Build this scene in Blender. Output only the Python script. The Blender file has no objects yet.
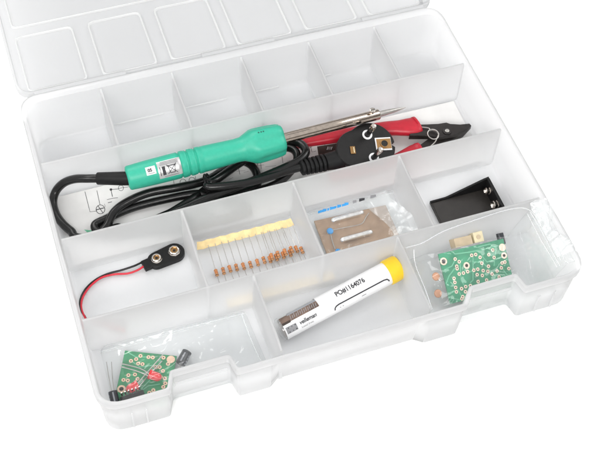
import bpy, bmesh, math, random
from math import sin, cos, pi, radians, sqrt
from mathutils import Vector as V, Matrix, noise
random.seed(7)
sc = bpy.context.scene
COL = sc.collection
S = 0.001                                   # everything below is written in millimetres

# ------------------------------------------------------------------ camera (solved from the rim of the box)
F, CAM = 1134.03, V((1.874, -345.80, 727.37))
def _R():
    p, r, y = 0.612047, 0.0507349, -0.3677915
    return Matrix.Rotation(y, 3, 'Z') @ Matrix.Rotation(p, 3, 'X') @ Matrix.Rotation(r, 3, 'Z')
RM = _R()
def ray(px, py):
    return RM @ V(((px - 300) / F, -(py - 225) / F, -1.0))
def at(px, py, z):                          # a point of the scene: where it is seen, at its real height in mm
    d = ray(px, py)
    return CAM + d * ((z - CAM.z) / d.z)
def on_plane(px, py, p0, n):
    d = ray(px, py)
    return CAM + d * ((p0 - CAM).dot(n) / d.dot(n))

# ------------------------------------------------------------------ materials
MATS = {}
def nodes(name):
    m = bpy.data.materials.new(name); m.use_nodes = True
    nt = m.node_tree; nt.nodes.clear()
    out = nt.nodes.new('ShaderNodeOutputMaterial')
    MATS[name] = m
    return m, nt, out
def bump(nt, scale, strength, dist=0.0003, detail=4):
    tc = nt.nodes.new('ShaderNodeTexCoord'); nz = nt.nodes.new('ShaderNodeTexNoise')
    nz.inputs['Scale'].default_value = scale; nz.inputs['Detail'].default_value = detail
    b = nt.nodes.new('ShaderNodeBump'); b.inputs['Strength'].default_value = strength; b.inputs['Distance'].default_value = dist
    nt.links.new(tc.outputs['Object'], nz.inputs['Vector']); nt.links.new(nz.outputs['Fac'], b.inputs['Height'])
    return b, nz
def pbr(name, col, rough=.5, metal=0, bscale=600, bstr=.15, var=.08, spec=.5, coat=0, sss=0):
    m, nt, out = nodes(name)
    p = nt.nodes.new('ShaderNodeBsdfPrincipled')
    p.inputs['Roughness'].default_value = rough; p.inputs['Metallic'].default_value = metal
    p.inputs['Specular IOR Level'].default_value = spec; p.inputs['Coat Weight'].default_value = coat
    b, nz = bump(nt, bscale, bstr)
    nt.links.new(b.outputs[0], p.inputs['Normal'])
    r = nt.nodes.new('ShaderNodeValToRGB')
    r.color_ramp.elements[0].color = (*[c * (1 - var) for c in col], 1); r.color_ramp.elements[0].position = .35
    r.color_ramp.elements[1].color = (*[min(1, c * (1 + var)) for c in col], 1); r.color_ramp.elements[1].position = .65
    nz2 = nt.nodes.new('ShaderNodeTexNoise'); nz2.inputs['Scale'].default_value = bscale * .2
    tc = nt.nodes.new('ShaderNodeTexCoord'); nt.links.new(tc.outputs['Object'], nz2.inputs['Vector'])
    nt.links.new(nz2.outputs['Fac'], r.inputs['Fac']); nt.links.new(r.outputs[0], p.inputs['Base Color'])
    nt.links.new(p.outputs[0], out.inputs[0])
    return m
def facing(nt, lo, hi, power, b):
    """reflectance that grows towards grazing view, the same from either side of a thin sheet"""
    N = nt.nodes.new; L = nt.links.new
    lw = N('ShaderNodeLayerWeight'); lw.inputs['Blend'].default_value = .5; L(b.outputs[0], lw.inputs['Normal'])
    pw = N('ShaderNodeMath'); pw.operation = 'POWER'; pw.inputs[1].default_value = power; L(lw.outputs['Facing'], pw.inputs[0])
    mr = N('ShaderNodeMapRange'); mr.inputs['To Min'].default_value = lo; mr.inputs['To Max'].default_value = hi; L(pw.outputs[0], mr.inputs['Value'])
    return mr.outputs[0]
def frosted(name, col, see=.45, rough=.3, ior=1.12, gloss_rough=.22):
    """thin milky polypropylene: scatters, lets light and blurred shapes through"""
    m, nt, out = nodes(name)
    N = nt.nodes.new
    b, nz = bump(nt, 90, .12, .0006)
    d = N('ShaderNodeBsdfDiffuse'); d.inputs[0].default_value = (*col, 1)
    t = N('ShaderNodeBsdfTranslucent'); t.inputs[0].default_value = (*col, 1)
    dt = N('ShaderNodeMixShader'); dt.inputs[0].default_value = .5
    rf = N('ShaderNodeBsdfRefraction'); rf.inputs['Color'].default_value = (*[c ** .3 for c in col], 1)
    rf.inputs['Roughness'].default_value = rough; rf.inputs['IOR'].default_value = ior
    mx = N('ShaderNodeMixShader')
    nz2 = N('ShaderNodeTexNoise'); nz2.inputs['Scale'].default_value = 14; nz2.inputs['Detail'].default_value = 3
    tc = N('ShaderNodeTexCoord'); nt.links.new(tc.outputs['Object'], nz2.inputs['Vector'])
    mr = N('ShaderNodeMapRange'); mr.inputs['To Min'].default_value = see - .06; mr.inputs['To Max'].default_value = see + .06
    nt.links.new(nz2.outputs['Fac'], mr.inputs['Value']); nt.links.new(mr.outputs[0], mx.inputs[0])
    g = N('ShaderNodeBsdfGlossy'); g.inputs['Roughness'].default_value = gloss_rough
    fr = facing(nt, .035, .55, 4, b)
    fm = N('ShaderNodeMixShader')
    L = nt.links.new
    L(d.outputs[0], dt.inputs[1]); L(t.outputs[0], dt.inputs[2]); L(dt.outputs[0], mx.inputs[1]); L(rf.outputs[0], mx.inputs[2])
    L(fr, fm.inputs[0]); L(mx.outputs[0], fm.inputs[1]); L(g.outputs[0], fm.inputs[2])
    for s in (d, g, rf): L(b.outputs[0], s.inputs['Normal'])
    L(fm.outputs[0], out.inputs[0])
    return m
def film(name, haze=.06, rough=.09, gl=.9, bs=120, bst=.5):
    m, nt, out = nodes(name)
    N = nt.nodes.new; L = nt.links.new
    b, nz = bump(nt, bs, bst, .0012, 3)
    tr = N('ShaderNodeBsdfTransparent'); tr.inputs[0].default_value = (.985, .99, .99, 1)
    g = N('ShaderNodeBsdfGlossy'); g.inputs['Roughness'].default_value = rough; g.inputs['Color'].default_value = (gl, gl, gl, 1)
    d = N('ShaderNodeBsdfDiffuse'); d.inputs[0].default_value = (.88, .9, .91, 1)
    fr = facing(nt, .05, .6, 3.5, b)
    m1 = N('ShaderNodeMixShader'); m1.inputs[0].default_value = haze
    m2 = N('ShaderNodeMixShader')
    L(tr.outputs[0], m1.inputs[1]); L(d.outputs[0], m1.inputs[2])
    L(fr, m2.inputs[0]); L(m1.outputs[0], m2.inputs[1]); L(g.outputs[0], m2.inputs[2])
    L(b.outputs[0], g.inputs['Normal'])
    L(m2.outputs[0], out.inputs[0])
    return m
pp = frosted('milky_polypropylene', (.935, .941, .948), see=.46)
pp_wall = frosted('milky_polypropylene_divider', (.985, .99, .995), see=.54, rough=.34, ior=1.07)
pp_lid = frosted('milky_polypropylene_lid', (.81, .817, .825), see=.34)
pp_highlight = frosted('milky_polypropylene_highlight', (.96, .965, .965), see=.2)  # paler copy of the plastic, with edge highlights put into its colour
bagfilm = film('clear_bag_film', haze=.035, rough=.11, bs=60, bst=.3)
bagfilm2 = film('creased_bag_film', haze=.045, rough=.14, bs=160, bst=.7)
foldfilm = film('folded_bag_film', haze=.10, rough=.2, gl=.8, bs=90, bst=.5)
mouthfilm = film('crumpled_bag_film', haze=.17, rough=.16, gl=1, bs=130, bst=.9)
seam = film('bag_seam', haze=.3, rough=.15)
tubeplastic = film('clear_tube_plastic', haze=.10, rough=.05, bst=.05)
ground_m = pbr('white_studio_paper', (.93, .93, .93), .9, var=.0, bstr=.0, spec=.1)
teal = pbr('teal_green_plastic', (.028, .39, .265), .42, bscale=2500, bstr=.12, var=.03)
teal_dark = pbr('teal_dark_mark', (.01, .08, .06), .5)
rubber = pbr('black_cable_rubber', (.006, .006, .006), .24, bscale=900, bstr=.25, spec=.4)
blackp = pbr('black_plastic', (.008, .0075, .0075), .42, bscale=1500, bstr=.3, spec=.28)
satin = pbr('satin_black_plastic', (.022, .019, .017), .5, bscale=700, bstr=.5, spec=.5)  # satin finish; the tray floor's brownish sheen is also put into the colour
blackm = pbr('black_matte_plastic', (.008, .008, .0085), .48, bscale=1500, bstr=.35, spec=.22)
barrel_m = pbr('brushed_nickel_barrel', (.50, .43, .37), .11, 1, bscale=1500, bstr=.05)
polished = pbr('polished_tin', (.92, .91, .90), .2, 1, bscale=1500, bstr=.05)
chrome = pbr('bright_steel', (.66, .61, .56), .13, 1, bscale=1500, bstr=.05)
steel = pbr('dull_steel', (.55, .53, .50), .3, 1, bscale=1800, bstr=.2)
wire_m = pbr('tinned_wire', (.46, .44, .42), .38, 1)
brass = pbr('brass', (.33, .19, .08), .3, 1)
darkhole = pbr('dark_hole', (.01, .008, .006), .7)
red = pbr('red_vinyl_grip', (.40, .006, .02), .36, bscale=1200, bstr=.15, var=.06)
redwire = pbr('red_wire_jacket', (.55, .012, .03), .4)
burn = pbr('burnished_black_steel', (.035, .031, .03), .42, .6, bscale=1300, bstr=.4)
tape_m = pbr('yellow_paper_tape', (.74, .57, .29), .8, bscale=900, bstr=.4, var=.1)
resb = pbr('tan_resistor_body', (.52, .27, .12), .45)
band_o = pbr('orange_band', (.55, .15, .03), .5)
band_b = pbr('brown_band', (.16, .05, .02), .5)
paper = pbr('sheet_paper', (.70, .695, .685), .9, bscale=500, bstr=.2, var=.02, spec=.2)
ink = pbr('black_ink', (.03, .03, .035), .7)
ink_g = pbr('grey_ink', (.22, .22, .23), .7)
ink_green = pbr('green_ink', (.12, .42, .26), .7)
ink_brown = pbr('brown_ink', (.04, .026, .02), .6)
pcb = pbr('green_solder_mask', (.012, .22, .085), .3, bscale=500, bstr=.2, var=.18, coat=.2)
pcb_r = pbr('pale_green_solder_mask', (.03, .25, .13), .32, bscale=500, bstr=.2, var=.2, coat=.2)
trace = pbr('green_trace', (.13, .42, .26), .35)
pad = pbr('tan_solder_pad', (.72, .50, .36), .4)
pad_w = pbr('pale_tinned_pad', (.80, .62, .50), .4)
led_m = pbr('red_epoxy', (.62, .025, .03), .15, coat=.5, var=.1)
capm = pbr('black_capacitor_sleeve', (.028, .03, .036), .28, bscale=900)
capmark = pbr('grey_sleeve_print', (.25, .26, .28), .5)
brownb = pbr('brown_phenolic_board', (.31, .205, .13), .6, bscale=700, bstr=.4, var=.12)
blue = pbr('blue_ceramic', (.03, .27, .62), .35)
beige = pbr('beige_plastic', (.47, .38, .26), .5)
cream = pbr('cream_plastic', (.62, .55, .37), .5)
ceramic = pbr('orange_ceramic', (.50, .24, .13), .45)
whitel = pbr('white_label_paper', (.72, .72, .73), .5, var=.01, bstr=.05)
silverl = pbr('silver_foil_sticker', (.62, .62, .62), .35, .7, var=.05)
yellow = pbr('yellow_cap_plastic', (.74, .50, .012), .35, var=.03)
solderm = pbr('brown_printed_window', (.13, .085, .065), .4, .2, bscale=900, bstr=.5, var=.3)

# ------------------------------------------------------------------ mesh builder
LOC = {}
class MB:
    def __init__(s): s.v = []; s.f = []; s.m = []; s.mats = []
    def add(s, vs, fs, mat):
        if mat not in s.mats: s.mats.append(mat)
        k = len(s.v); mi = s.mats.index(mat)
        s.v += [V(p) for p in vs]
        for f in fs: s.f.append([i + k for i in f]); s.m.append(mi)
        return s
    def box(s, c, size, mat, R=None):
        c = V(c); hx, hy, hz = [a / 2 for a in size]
        vs = [V((x, y, z)) for z in (-hz, hz) for y in (-hy, hy) for x in (-hx, hx)]
        if R is not None: vs = [R @ p for p in vs]
        return s.add([c + p for p in vs], [(0, 2, 3, 1), (4, 5, 7, 6), (0, 1, 5, 4), (2, 6, 7, 3), (0, 4, 6, 2), (1, 3, 7, 5)], mat)
    def prism(s, poly, z0, z1, mat, bev=0.0):
        """poly: list of xy; optional top bevel"""
        n = len(poly); c = sum((V((p[0], p[1])) for p in poly), V((0, 0))) / n
        def ring(z, k): return [(c.x + (p[0] - c.x) * k, c.y + (p[1] - c.y) * k, z) for p in poly]
        R = max((V((p[0], p[1])) - c).length for p in poly)
        ks = [(z0, 1)] + ([(z1 - bev, 1), (z1, 1 - bev / R)] if bev else [(z1, 1)])
        return s.loft([ring(z, k) for z, k in ks], mat, caps=True)
    def loft(s, rings, mat, caps=True, closed=True):
        n = len(rings[0]); vs = [p for r in rings for p in r]; fs = []
        for i in range(len(rings) - 1):
            for j in range(n if closed else n - 1):
                a = i * n + j; b = i * n + (j + 1) % n
                fs.append((a, b, b + n, a + n))
        if caps: fs.append(tuple(range(n - 1, -1, -1))); fs.append(tuple(range((len(rings) - 1) * n, len(rings) * n)))
        return s.add(vs, fs, mat)
    def lathe(s, p0, d, prof, mat, n=28, squash=None):
        """prof: list of (t, r) along direction d from p0"""
        p0 = V(p0); d = V(d).normalized(); a, b = frame(d)
        rings = []
        for t, r in prof:
            rr = max(r, .01)
            rings.append([p0 + d * t + a * rr * cos(2 * pi * k / n) + b * rr * sin(2 * pi * k / n) * (squash or 1) for k in range(n)])
        return s.loft(rings, mat)
    def cyl(s, a, b, r, mat, n=20, bev=0.0):
        a = V(a); b = V(b); L = (b - a).length
        e = min(bev, L * .4, r * .6)
        pr = [(0, r - e), (e * .3, r - e * .3), (e, r), (L - e, r), (L - e * .3, r - e * .3), (L, r - e)] if e > 0 else [(0, r), (L, r)]
        return s.lathe(a, b - a, pr, mat, n)
    def tube(s, pts, r, mat, n=12, sub=8, ends=True):
        pts = smooth(pts, sub) if sub > 1 else [V(p) for p in pts]
        rf = r if callable(r) else (lambda t: r)
        rings = []; N = len(pts); prev = None
        for i, p in enumerate(pts):
            d = (pts[min(i + 1, N - 1)] - pts[max(i - 1, 0)]).normalized()
            if prev is None: a, b = frame(d)
            else:
                a = prev - d * prev.dot(d)
                if a.length < 1e-5: a, _ = frame(d)
                a.normalize(); b = d.cross(a)
            prev = a; q = rf(i / (N - 1))
            if isinstance(q, tuple): ra, rb = q
            else: ra = rb = q
            rings.append([p + a * ra * cos(2 * pi * k / n) + b * rb * sin(2 * pi * k / n) for k in range(n)])
        return s.loft(rings, mat, caps=ends)
    def ring(s, c, nrm, ri, ro, h, mat, n=20):
        c = V(c); nrm = V(nrm).normalized(); a, b = frame(nrm); rings = []
        for r, z in ((ri, 0), (ri, h), (ro, h), (ro, 0)):
            rings.append([c + nrm * z + a * r * cos(2 * pi * k / n) + b * r * sin(2 * pi * k / n) for k in range(n)])
        rings.append(rings[0])
        return s.loft(rings, mat, caps=False)
    def stroke(s, pts, w, mapf, mat, dense=0):
        """a flat printed line of width w through 2D points, carried onto a surface by mapf"""
        pts = [V((p[0], p[1])) for p in pts]
        if dense:
            q = []
            for a, b in zip(pts, pts[1:]):
                k = max(1, int((b - a).length / dense))
                q += [a.lerp(b, i / k) for i in range(k)]
            pts = q + [pts[-1]]
        vs = []; n = len(pts)
        for i, p in enumerate(pts):
            d = (pts[min(i + 1, n - 1)] - pts[max(0, i - 1)])
            d = d.normalized() if d.length else V((1, 0)); nn = V((-d.y, d.x)) * w / 2
            vs += [mapf(*(p + nn)), mapf(*(p - nn))]
        return s.add(vs, [(2 * i, 2 * i + 1, 2 * i + 3, 2 * i + 2) for i in range(n - 1)], mat)
    def patch(s, x0, y0, x1, y1, mapf, mat, nx=1, ny=1):
        vs = [mapf(x0 + (x1 - x0) * i / nx, y0 + (y1 - y0) * j / ny) for j in range(ny + 1) for i in range(nx + 1)]
        return s.add(vs, [(j * (nx + 1) + i, j * (nx + 1) + i + 1, (j + 1) * (nx + 1) + i + 1, (j + 1) * (nx + 1) + i) for j in range(ny) for i in range(nx)], mat)
    def text(s, txt, size, x, y, mapf, mat, bold=0.0, slant=0.0, sx=1.0):
        cu = bpy.data.curves.new('glyphs', 'FONT'); cu.body = txt; cu.size = size; cu.offset = bold; cu.shear = slant
        o = bpy.data.objects.new('glyphs', cu); COL.objects.link(o)
        bpy.context.view_layer.update()
        me = o.evaluated_get(bpy.context.evaluated_depsgraph_get()).to_mesh()
        vs = [mapf(x + p.co.x * sx, y + p.co.y) for p in me.vertices]; fs = [tuple(f.vertices) for f in me.polygons]
        if vs: s.add(vs, fs, mat)
        o.to_mesh_clear(); COL.objects.unlink(o); bpy.data.objects.remove(o); bpy.data.curves.remove(cu)
        return s
    def build(s, name, parent=None, sharp=38, label=None, fix=True):
        base = V(LOC.get(parent.name, (0, 0, 0))) if parent else V((0, 0, 0))
        org = base
        if parent is None:
            xs = [p.x for p in s.v]; ys = [p.y for p in s.v]
            org = V(((min(xs) + max(xs)) / 2, (min(ys) + max(ys)) / 2, min(p.z for p in s.v)))
        me = bpy.data.meshes.new(name)
        me.from_pydata([(p - org) * S for p in s.v], [], s.f)
        for m in s.mats: me.materials.append(m)
        for i, p in enumerate(me.polygons): p.material_index = s.m[i]
        bm = bmesh.new(); bm.from_mesh(me)
        if fix: bmesh.ops.recalc_face_normals(bm, faces=bm.faces)
        for f in bm.faces: f.smooth = True
        for e in bm.edges:
            if len(e.link_faces) == 2 and e.calc_face_angle(0) > radians(sharp): e.smooth = False
        bm.to_mesh(me); bm.free()
        o = bpy.data.objects.new(name, me); COL.objects.link(o)
        if parent: o.parent = parent; LOC[o.name] = tuple(base)
        else: o.location = org * S; LOC[o.name] = tuple(org)
        if label: o['label'] = label
        return o
def frame(d):
    a = V((0, 0, 1)) if abs(d.z) < .9 else V((1, 0, 0))
    a = (a - d * a.dot(d)).normalized(); return a, d.cross(a)
def smooth(pts, sub):
    P = [V(p) for p in pts]; out = []
    for i in range(len(P) - 1):
        p0 = P[max(i - 1, 0)]; p1 = P[i]; p2 = P[i + 1]; p3 = P[min(i + 2, len(P) - 1)]
        for k in range(sub):
            t = k / sub
            out.append(.5 * ((2 * p1) + (p2 - p0) * t + (2 * p0 - 5 * p1 + 4 * p2 - p3) * t * t + (3 * p1 - p0 - 3 * p2 + p3) * t ** 3))
    out.append(P[-1]); return out
def thing(name, label, cat, loc, group=None):
    o = bpy.data.objects.new(name, None); COL.objects.link(o); o.empty_display_size = .01
    o.location = V(loc) * S; o['label'] = label; o['category'] = cat
    if group: o['group'] = group
    LOC[o.name] = tuple(loc); return o
def tag(o, label, cat, group=None):
    o['label'] = label; o['category'] = cat
    if group: o['group'] = group
    return o

# ------------------------------------------------------------------ the white surface
g = MB().add([(-700, -600, -.3), (1100, -600, -.3), (1100, 1300, -.3), (-700, 1300, -.3)], [(0, 1, 2, 3)], ground_m).build('table_surface')
g['kind'] = 'structure'

# ------------------------------------------------------------------ the storage box
W, D, H = 360.0, 284.6, 45.0
BOX = thing('storage_box', 'large translucent milky plastic compartment box with its lid folded open behind', 'storage box', (180, 142, 0))
def rounded(verts, seg=5):
    out = []; n = len(verts)
    for i, (x, y, r) in enumerate(verts):
        p = V((x, y)); a = V(verts[i - 1][:2]) - p; b = V(verts[(i + 1) % n][:2]) - p
        la, lb = a.length, b.length; a.normalize(); b.normalize()
        ang = math.acos(max(-1, min(1, a.dot(b)))); t = min(r / math.tan(ang / 2) if ang > .01 else 0, la * .49, lb * .49)
        p0 = p + a * t; p1 = p + b * t
        for k in range(seg + 1):
            u = k / seg; out.append(p0 * (1 - u) ** 2 + p * 2 * u * (1 - u) + p1 * u * u)
    return out
def outline(i, rear, g, R, nd=12.0, side=0.0):
    x0, x1, y0, y1 = i + side, W - i - side, i, D - i - rear
    vs = [(x0, y0, R)]
    for xa, xb in ((49, 95), (265, 310)):
        if xa == 265: vs += [(120, y0, 3), (127, y0 + g, 3), (231, y0 + g, 3), (238, y0, 3)]
        ca, cb = (5, 2.5) if xa == 49 else (9, 2.5)
        vs += [(xa - i * .6, y0, 2.5), (xa + ca - i * .6, y0 + nd, 3), (xb - cb + i * .6, y0 + nd, 3), (xb + i * .6, y0, 2.5)]
    vs += [(x1, y0, R), (x1, y1, R), (x0, y1, R)]
    return rounded(vs, 6)
levels = [(0, 4.6, 5, 5, 13), (.8, 3.2, 5, 5, 14), (20, 2.2, 5, 3, 15), (37, 1.6, 5, .8, 16), (38.2, .3, 0, 0, 17), (39, 0, 0, 0, 17), (44.2, 0, 0, 0, 17), (44.9, .5, 0, 0, 17), (45.1, 1.2, 0, 0, 16.5),
          (44.9, 2.2, 3, 0, 16), (44.2, 2.8, 5, 0, 16), (20, 4.2, 6, 3, 15), (4, 5.4, 7, 4.6, 14), (2.2, 6.4, 7.4, 4.6, 13), (1.6, 8.5, 7.4, 4.6, 12)]
rings = []
for z, i, rear, gg, R in levels:
    rings.append([(p.x, p.y, z) for p in outline(i, rear, gg, R)])
MB().loft(rings, pp).build('body', BOX, sharp=50)
def wall(p0, p1, z1, name='divider', t0=1.5, t1=1.05, z0=1.7):
    p0 = V((*p0, 0)); p1 = V((*p1, 0)); d = (p1 - p0).normalized(); n = V((-d.y, d.x, 0))
    prof = [(-t0, z0), (-t0 * .8, z0 + 1.5), (-t1, z1 - .7), (-t1 * .6, z1 - .15), (0, z1), (t1 * .6, z1 - .15), (t1, z1 - .7), (t0 * .8, z0 + 1.5), (t0, z0)]
    rings = []
    L = (p1 - p0).length; k = max(2, int(L / 12))
    for j in range(k + 1):
        u = j / k; wob = .25 * sin(u * 5 + p0.x)            # moulded plastic is never dead straight
        rings.append([p0.lerp(p1, u) + n * (a + (wob if 0 < j < k else 0)) + V((0, 0, z)) for a, z in prof])
    return MB().loft(rings, pp_wall).build(name, BOX, sharp=60)
YD0, YD1, YD2 = 214.6, 141.6, 70.9
for y in (YD0, YD1, YD2): wall((5.2, y), (354.8, y), 44.4)
for x in (65, 123.5, 182, 240.5, 299): wall((x, YD0 + .9), (x, 275.5), 44.2)
for x in (95, 182, 268.5): wall((x, YD2 + .9), (x, YD1 - .9), 44.2)
for x in (128.8, 239.2): wall((x, 6.5 if x < 200 else 6.5), (x, YD2 - .9), 44.2)
for x0, x1, y in ((54.5, 92, 12), (274.5, 308, 12)):
    m = MB(); c = (x0 + x1) / 2
    prof = [(0, 0), (0, 4), (-.4, 4.3), (-1.5, 3.2), (-1.5, 2.6), (-.6, .6)]
    m.loft([[(x, y + 1.5 + a, 24 + b) for a, b in prof] for x in (x0, x1)], pp).build('latch_catch', BOX, sharp=30)
for x0, x1 in ((20, 22), (30, 32), (325, 327), (338, 340)):       # short stiffening ribs low on the front corners
    MB().box(((x0 + x1) / 2, 2.1, 14), (1.2, 1.6, 22), pp).build('stiffening_rib', BOX)
for x0, x1 in ((69, 113), (127.5, 168), (187, 214), (246, 262)):  # bright strips added in place of the highlight along the rear floor crease
    m = MB(); m.cyl((x0, 271.5, 2.6), (x1, 271.2, 2.6), .75, pp_highlight, 10, .4); m.build('floor_highlight_strip', BOX)
# hinge strips and the lid, folded right back and lying level with the rim
for x0, x1 in ((14, 88), (152, 214), (292, 348)):
    m = MB(); n = 9
    prof = [(D + .1 + 2.3 * (1 - cos(pi * k / n)), 43.6 + 1.5 * sin(pi * k / n)) for k in range(n + 1)]
    prof += [(b[0], b[1] - .8) for b in prof[::-1]]
    m.loft([[(x, a, z) for a, z in prof] for x in (x0, x1)], pp_lid).build('hinge', BOX, sharp=50)
LY0, LY1, LZ = 287.0, 566.0, 40.5
WIN = [(9.5, 291.5, 58.5, 355), (70.5, 291.5, 116.5, 355), (127.5, 291.5, 175, 355), (184.5, 291.5, 232.5, 355), (244, 291.5, 291, 355), (301, 291.5, 349, 355),
       (9.5, 365, 349, 426), (9.5, 437, 90, 497), (98, 437, 176, 497), (187, 437, 262, 497), (273, 437, 349, 497), (9.5, 507, 124, 556), (135, 507, 234, 556), (245, 507, 349, 556)]
def lid_loop(i, z, R):
    return [(p.x, p.y, z) for p in rounded([(1 + i, LY0 + i, R), (359 - i, LY0 + i, R), (359 - i, LY1 - i, R), (1 + i, LY1 - i, R)], 7)]
m = MB()
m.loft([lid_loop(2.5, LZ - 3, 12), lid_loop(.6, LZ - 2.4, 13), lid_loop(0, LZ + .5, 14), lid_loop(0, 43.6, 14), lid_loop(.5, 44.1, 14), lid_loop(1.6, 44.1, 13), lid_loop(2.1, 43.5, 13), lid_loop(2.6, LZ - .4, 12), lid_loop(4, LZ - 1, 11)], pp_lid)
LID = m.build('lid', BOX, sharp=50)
for x0, y0, x1, y1 in WIN:
    def loop(i, z, R=4.0): return [(p.x, p.y, z) for p in rounded([(x0 + i, y0 + i, R), (x1 - i, y0 + i, R), (x1 - i, y1 - i, R), (x0 + i, y1 - i, R)], 4)]
    m = MB(); m.loft([loop(0, LZ - 1.05, 5), loop(.3, LZ + .6, 5), loop(.9, LZ + 1.0, 5), loop(1.6, LZ + .6, 4), loop(2.0, LZ - 1.05, 4), loop(0, LZ - 1.05, 5)], pp_highlight, caps=False)  # raised ribs, their white edge highlights carried by the paler plastic
    m.build('locating_rib', LID, sharp=50)
m = MB(); m.ring((349, 292, 42.5), (1, .25, 0), 1.2, 3.4, 6, pp_lid); m.build('hinge_knuckle', BOX)

# ------------------------------------------------------------------ printed sheet under the tools
SH = MB()
def sheet_z(x, y): return 2.6 + .5 * sin(x * .03) + .35 * sin(y * .09 + 1)
def sh(x, y, dz=0): return V((x, y, sheet_z(x, y) + dz))
nx, ny = 48, 10
SX0, SX1, SY0, SY1 = 9, 350.5, 144.5, 211.5
vs = [sh(SX0 + (SX1 - SX0) * i / nx, SY0 + (SY1 - SY0) * j / ny, dz) for dz in (0, .25) for j in range(ny + 1) for i in range(nx + 1)]
N1 = (nx + 1) * (ny + 1)
fs = [(N1 + j * (nx + 1) + i, N1 + j * (nx + 1) + i + 1, N1 + (j + 1) * (nx + 1) + i + 1, N1 + (j + 1) * (nx + 1) + i) for j in range(ny) for i in range(nx)]
fs += [tuple(k - N1 for k in f[::-1]) for f in fs]
SH.add(vs, fs, paper)
def mp(px, py): p = at(px, py, 3.0); return sh(p.x, p.y, .34)
def pstroke(pts, w=.45, mat=ink): SH.stroke([(at(a, b, 3.0).x, at(a, b, 3.0).y) for a, b in pts], w, lambda x, y: sh(x, y, .34), mat, dense=4)
def circ(cx, cy, r, n=18): return [(cx + r * cos(2 * pi * k / n), cy + r * sin(2 * pi * k / n)) for k in range(n + 1)]
pstroke([(85, 192), (90, 212), (97, 211)], .38); pstroke([(97, 191), (100, 205)], .38); pstroke(circ(100.5, 209.5, 4.4), .5)
pstroke([(96, 210), (104, 208)], .8); pstroke([(98, 206), (103, 213)], .5); pstroke([(110, 190), (118, 189.5)], .5)
pstroke(circ(111, 190, .9, 8), .7); pstroke([(111, 190), (112.5, 197)], .5); pstroke(circ(121, 188.5, 2.6), .4); pstroke([(118, 189), (130, 187)], .4)
pstroke([(107, 200), (113, 198.5), (118, 198)], .6, ink_g); pstroke([(108, 203), (112, 202)], .8, ink_g)
pstroke([(104.5, 204), (105.3, 207)], .3, ink_g)
for k in range(26):                                        # more of the circuit, mostly lost under the cable
    x = 150 + k * 7.2; y = 193 - k * 1.85 + (k % 3) * 3
    if k % 4 != 2: pstroke([(x, y), (x + 3 + (k * 5) % 9, y - .8 - (k % 3) * .5)], .3, ink_g)
    if k % 3 == 0: pstroke([(x + 2, y - 4 - k % 4), (x + 3.4, y + 3)], .35)
for cx, cy in ((183, 182), (192, 180), (263, 176), (272, 172)): pstroke(circ(cx, cy, 3), .45)
pstroke([(255, 176), (258, 162)], .4); pstroke([(292, 163), (298, 146)], .45); pstroke([(300, 150), (312, 147)], .45); pstroke([(310, 145), (312, 152), (316, 151)], .45)
pstroke([(298, 157), (306, 155)], .4, ink_g)
SH.patch(0, 0, 1, 1, lambda a, b: mp(317 + a * 20 + b * 2, 146.5 - a * 3 + b * 12), ink_brown, 8, 4)
SH.stroke([(327, 150), (328, 147), (329, 150), (330, 147), (331, 150), (332, 147)], .8, lambda a, b: mp(a, b) + V((0, 0, .15)), whitel)
a3 = [at(84, 229.5, 3), at(91, 236, 3), at(107, 232.5, 3), at(92, 230.5, 3)]
SH.add([sh(p.x, p.y, .34) for p in a3], [(0, 1, 2, 3)], ink_green)
pstroke([(345, 172), (352, 168)], .4, ink_g)
tag(SH.build('instruction_sheet', fix=False), 'white printed sheet with a black circuit diagram lying under the coiled black cable', 'paper sheet')

# ------------------------------------------------------------------ soldering iron with its lead and plug
A = at(127, 178.5, 33); B = at(406, 107.3, 37)
ax = (B - A).normalized(); LT = (B - A).length
IRON = thing('soldering_iron', 'teal green handled soldering iron with coiled black mains lead and round plug', 'soldering iron', (170, 180, 3))
up = (V((0, 0, 1)) - ax * ax.z).normalized(); side = ax.cross(up)      # side points towards the viewer's right/front
fr_dir = ((CAM - (A + B) / 2) - ax * (CAM - (A + B) / 2).dot(ax)).normalized(); fr_side = fr_dir.cross(ax).normalized()
def tpx(px):                                              # distance along the iron seen at picture column px
    lo, hi = -40, LT + 5
    for _ in range(40):
        mid = (lo + hi) / 2; q = (RM.transposed() @ (A + ax * mid - CAM)); x = 300 + F * q.x / -q.z
        if x < px: lo = mid
        else: hi = mid
    return lo
prof = [(127, 7.2), (127.6, 8.8), (129, 9.5), (140, 9.9), (155, 10.2), (170, 10.3), (176, 10.3)]
for c in (182, 190, 198): prof += [(c - 3.4, 10.3), (c - 2.6, 9.6), (c - 1.6, 9.5), (c - .8, 10.5), (c + 2.6, 10.5), (c + 3.3, 10.2)]
prof += [(206, 10.2), (214, 10.0), (225, 9.6), (236, 9.3), (242, 9.6), (247, 11.4), (252, 13.6), (256, 14.4), (262, 14.4), (272, 14.0), (279, 13.4), (282, 12.6), (283, 11)]
prof = [(tpx(p), r) for p, r in prof]
def rad(t):
    for (a, ra), (b, rb) in zip(prof, prof[1:]):
        if a <= t <= b: return ra + (rb - ra) * (t - a) / max(b - a, 1e-6)
    return prof[-1][1]
n = 48; rings = []
tH = tpx(247)
dense = []
for (a, ra), (b, rb) in zip(prof, prof[1:]):
    k = max(1, int((b - a) / 1.5))
    dense += [(a + (b - a) * i / k, ra + (rb - ra) * i / k) for i in range(k)]
dense.append(prof[-1])
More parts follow.
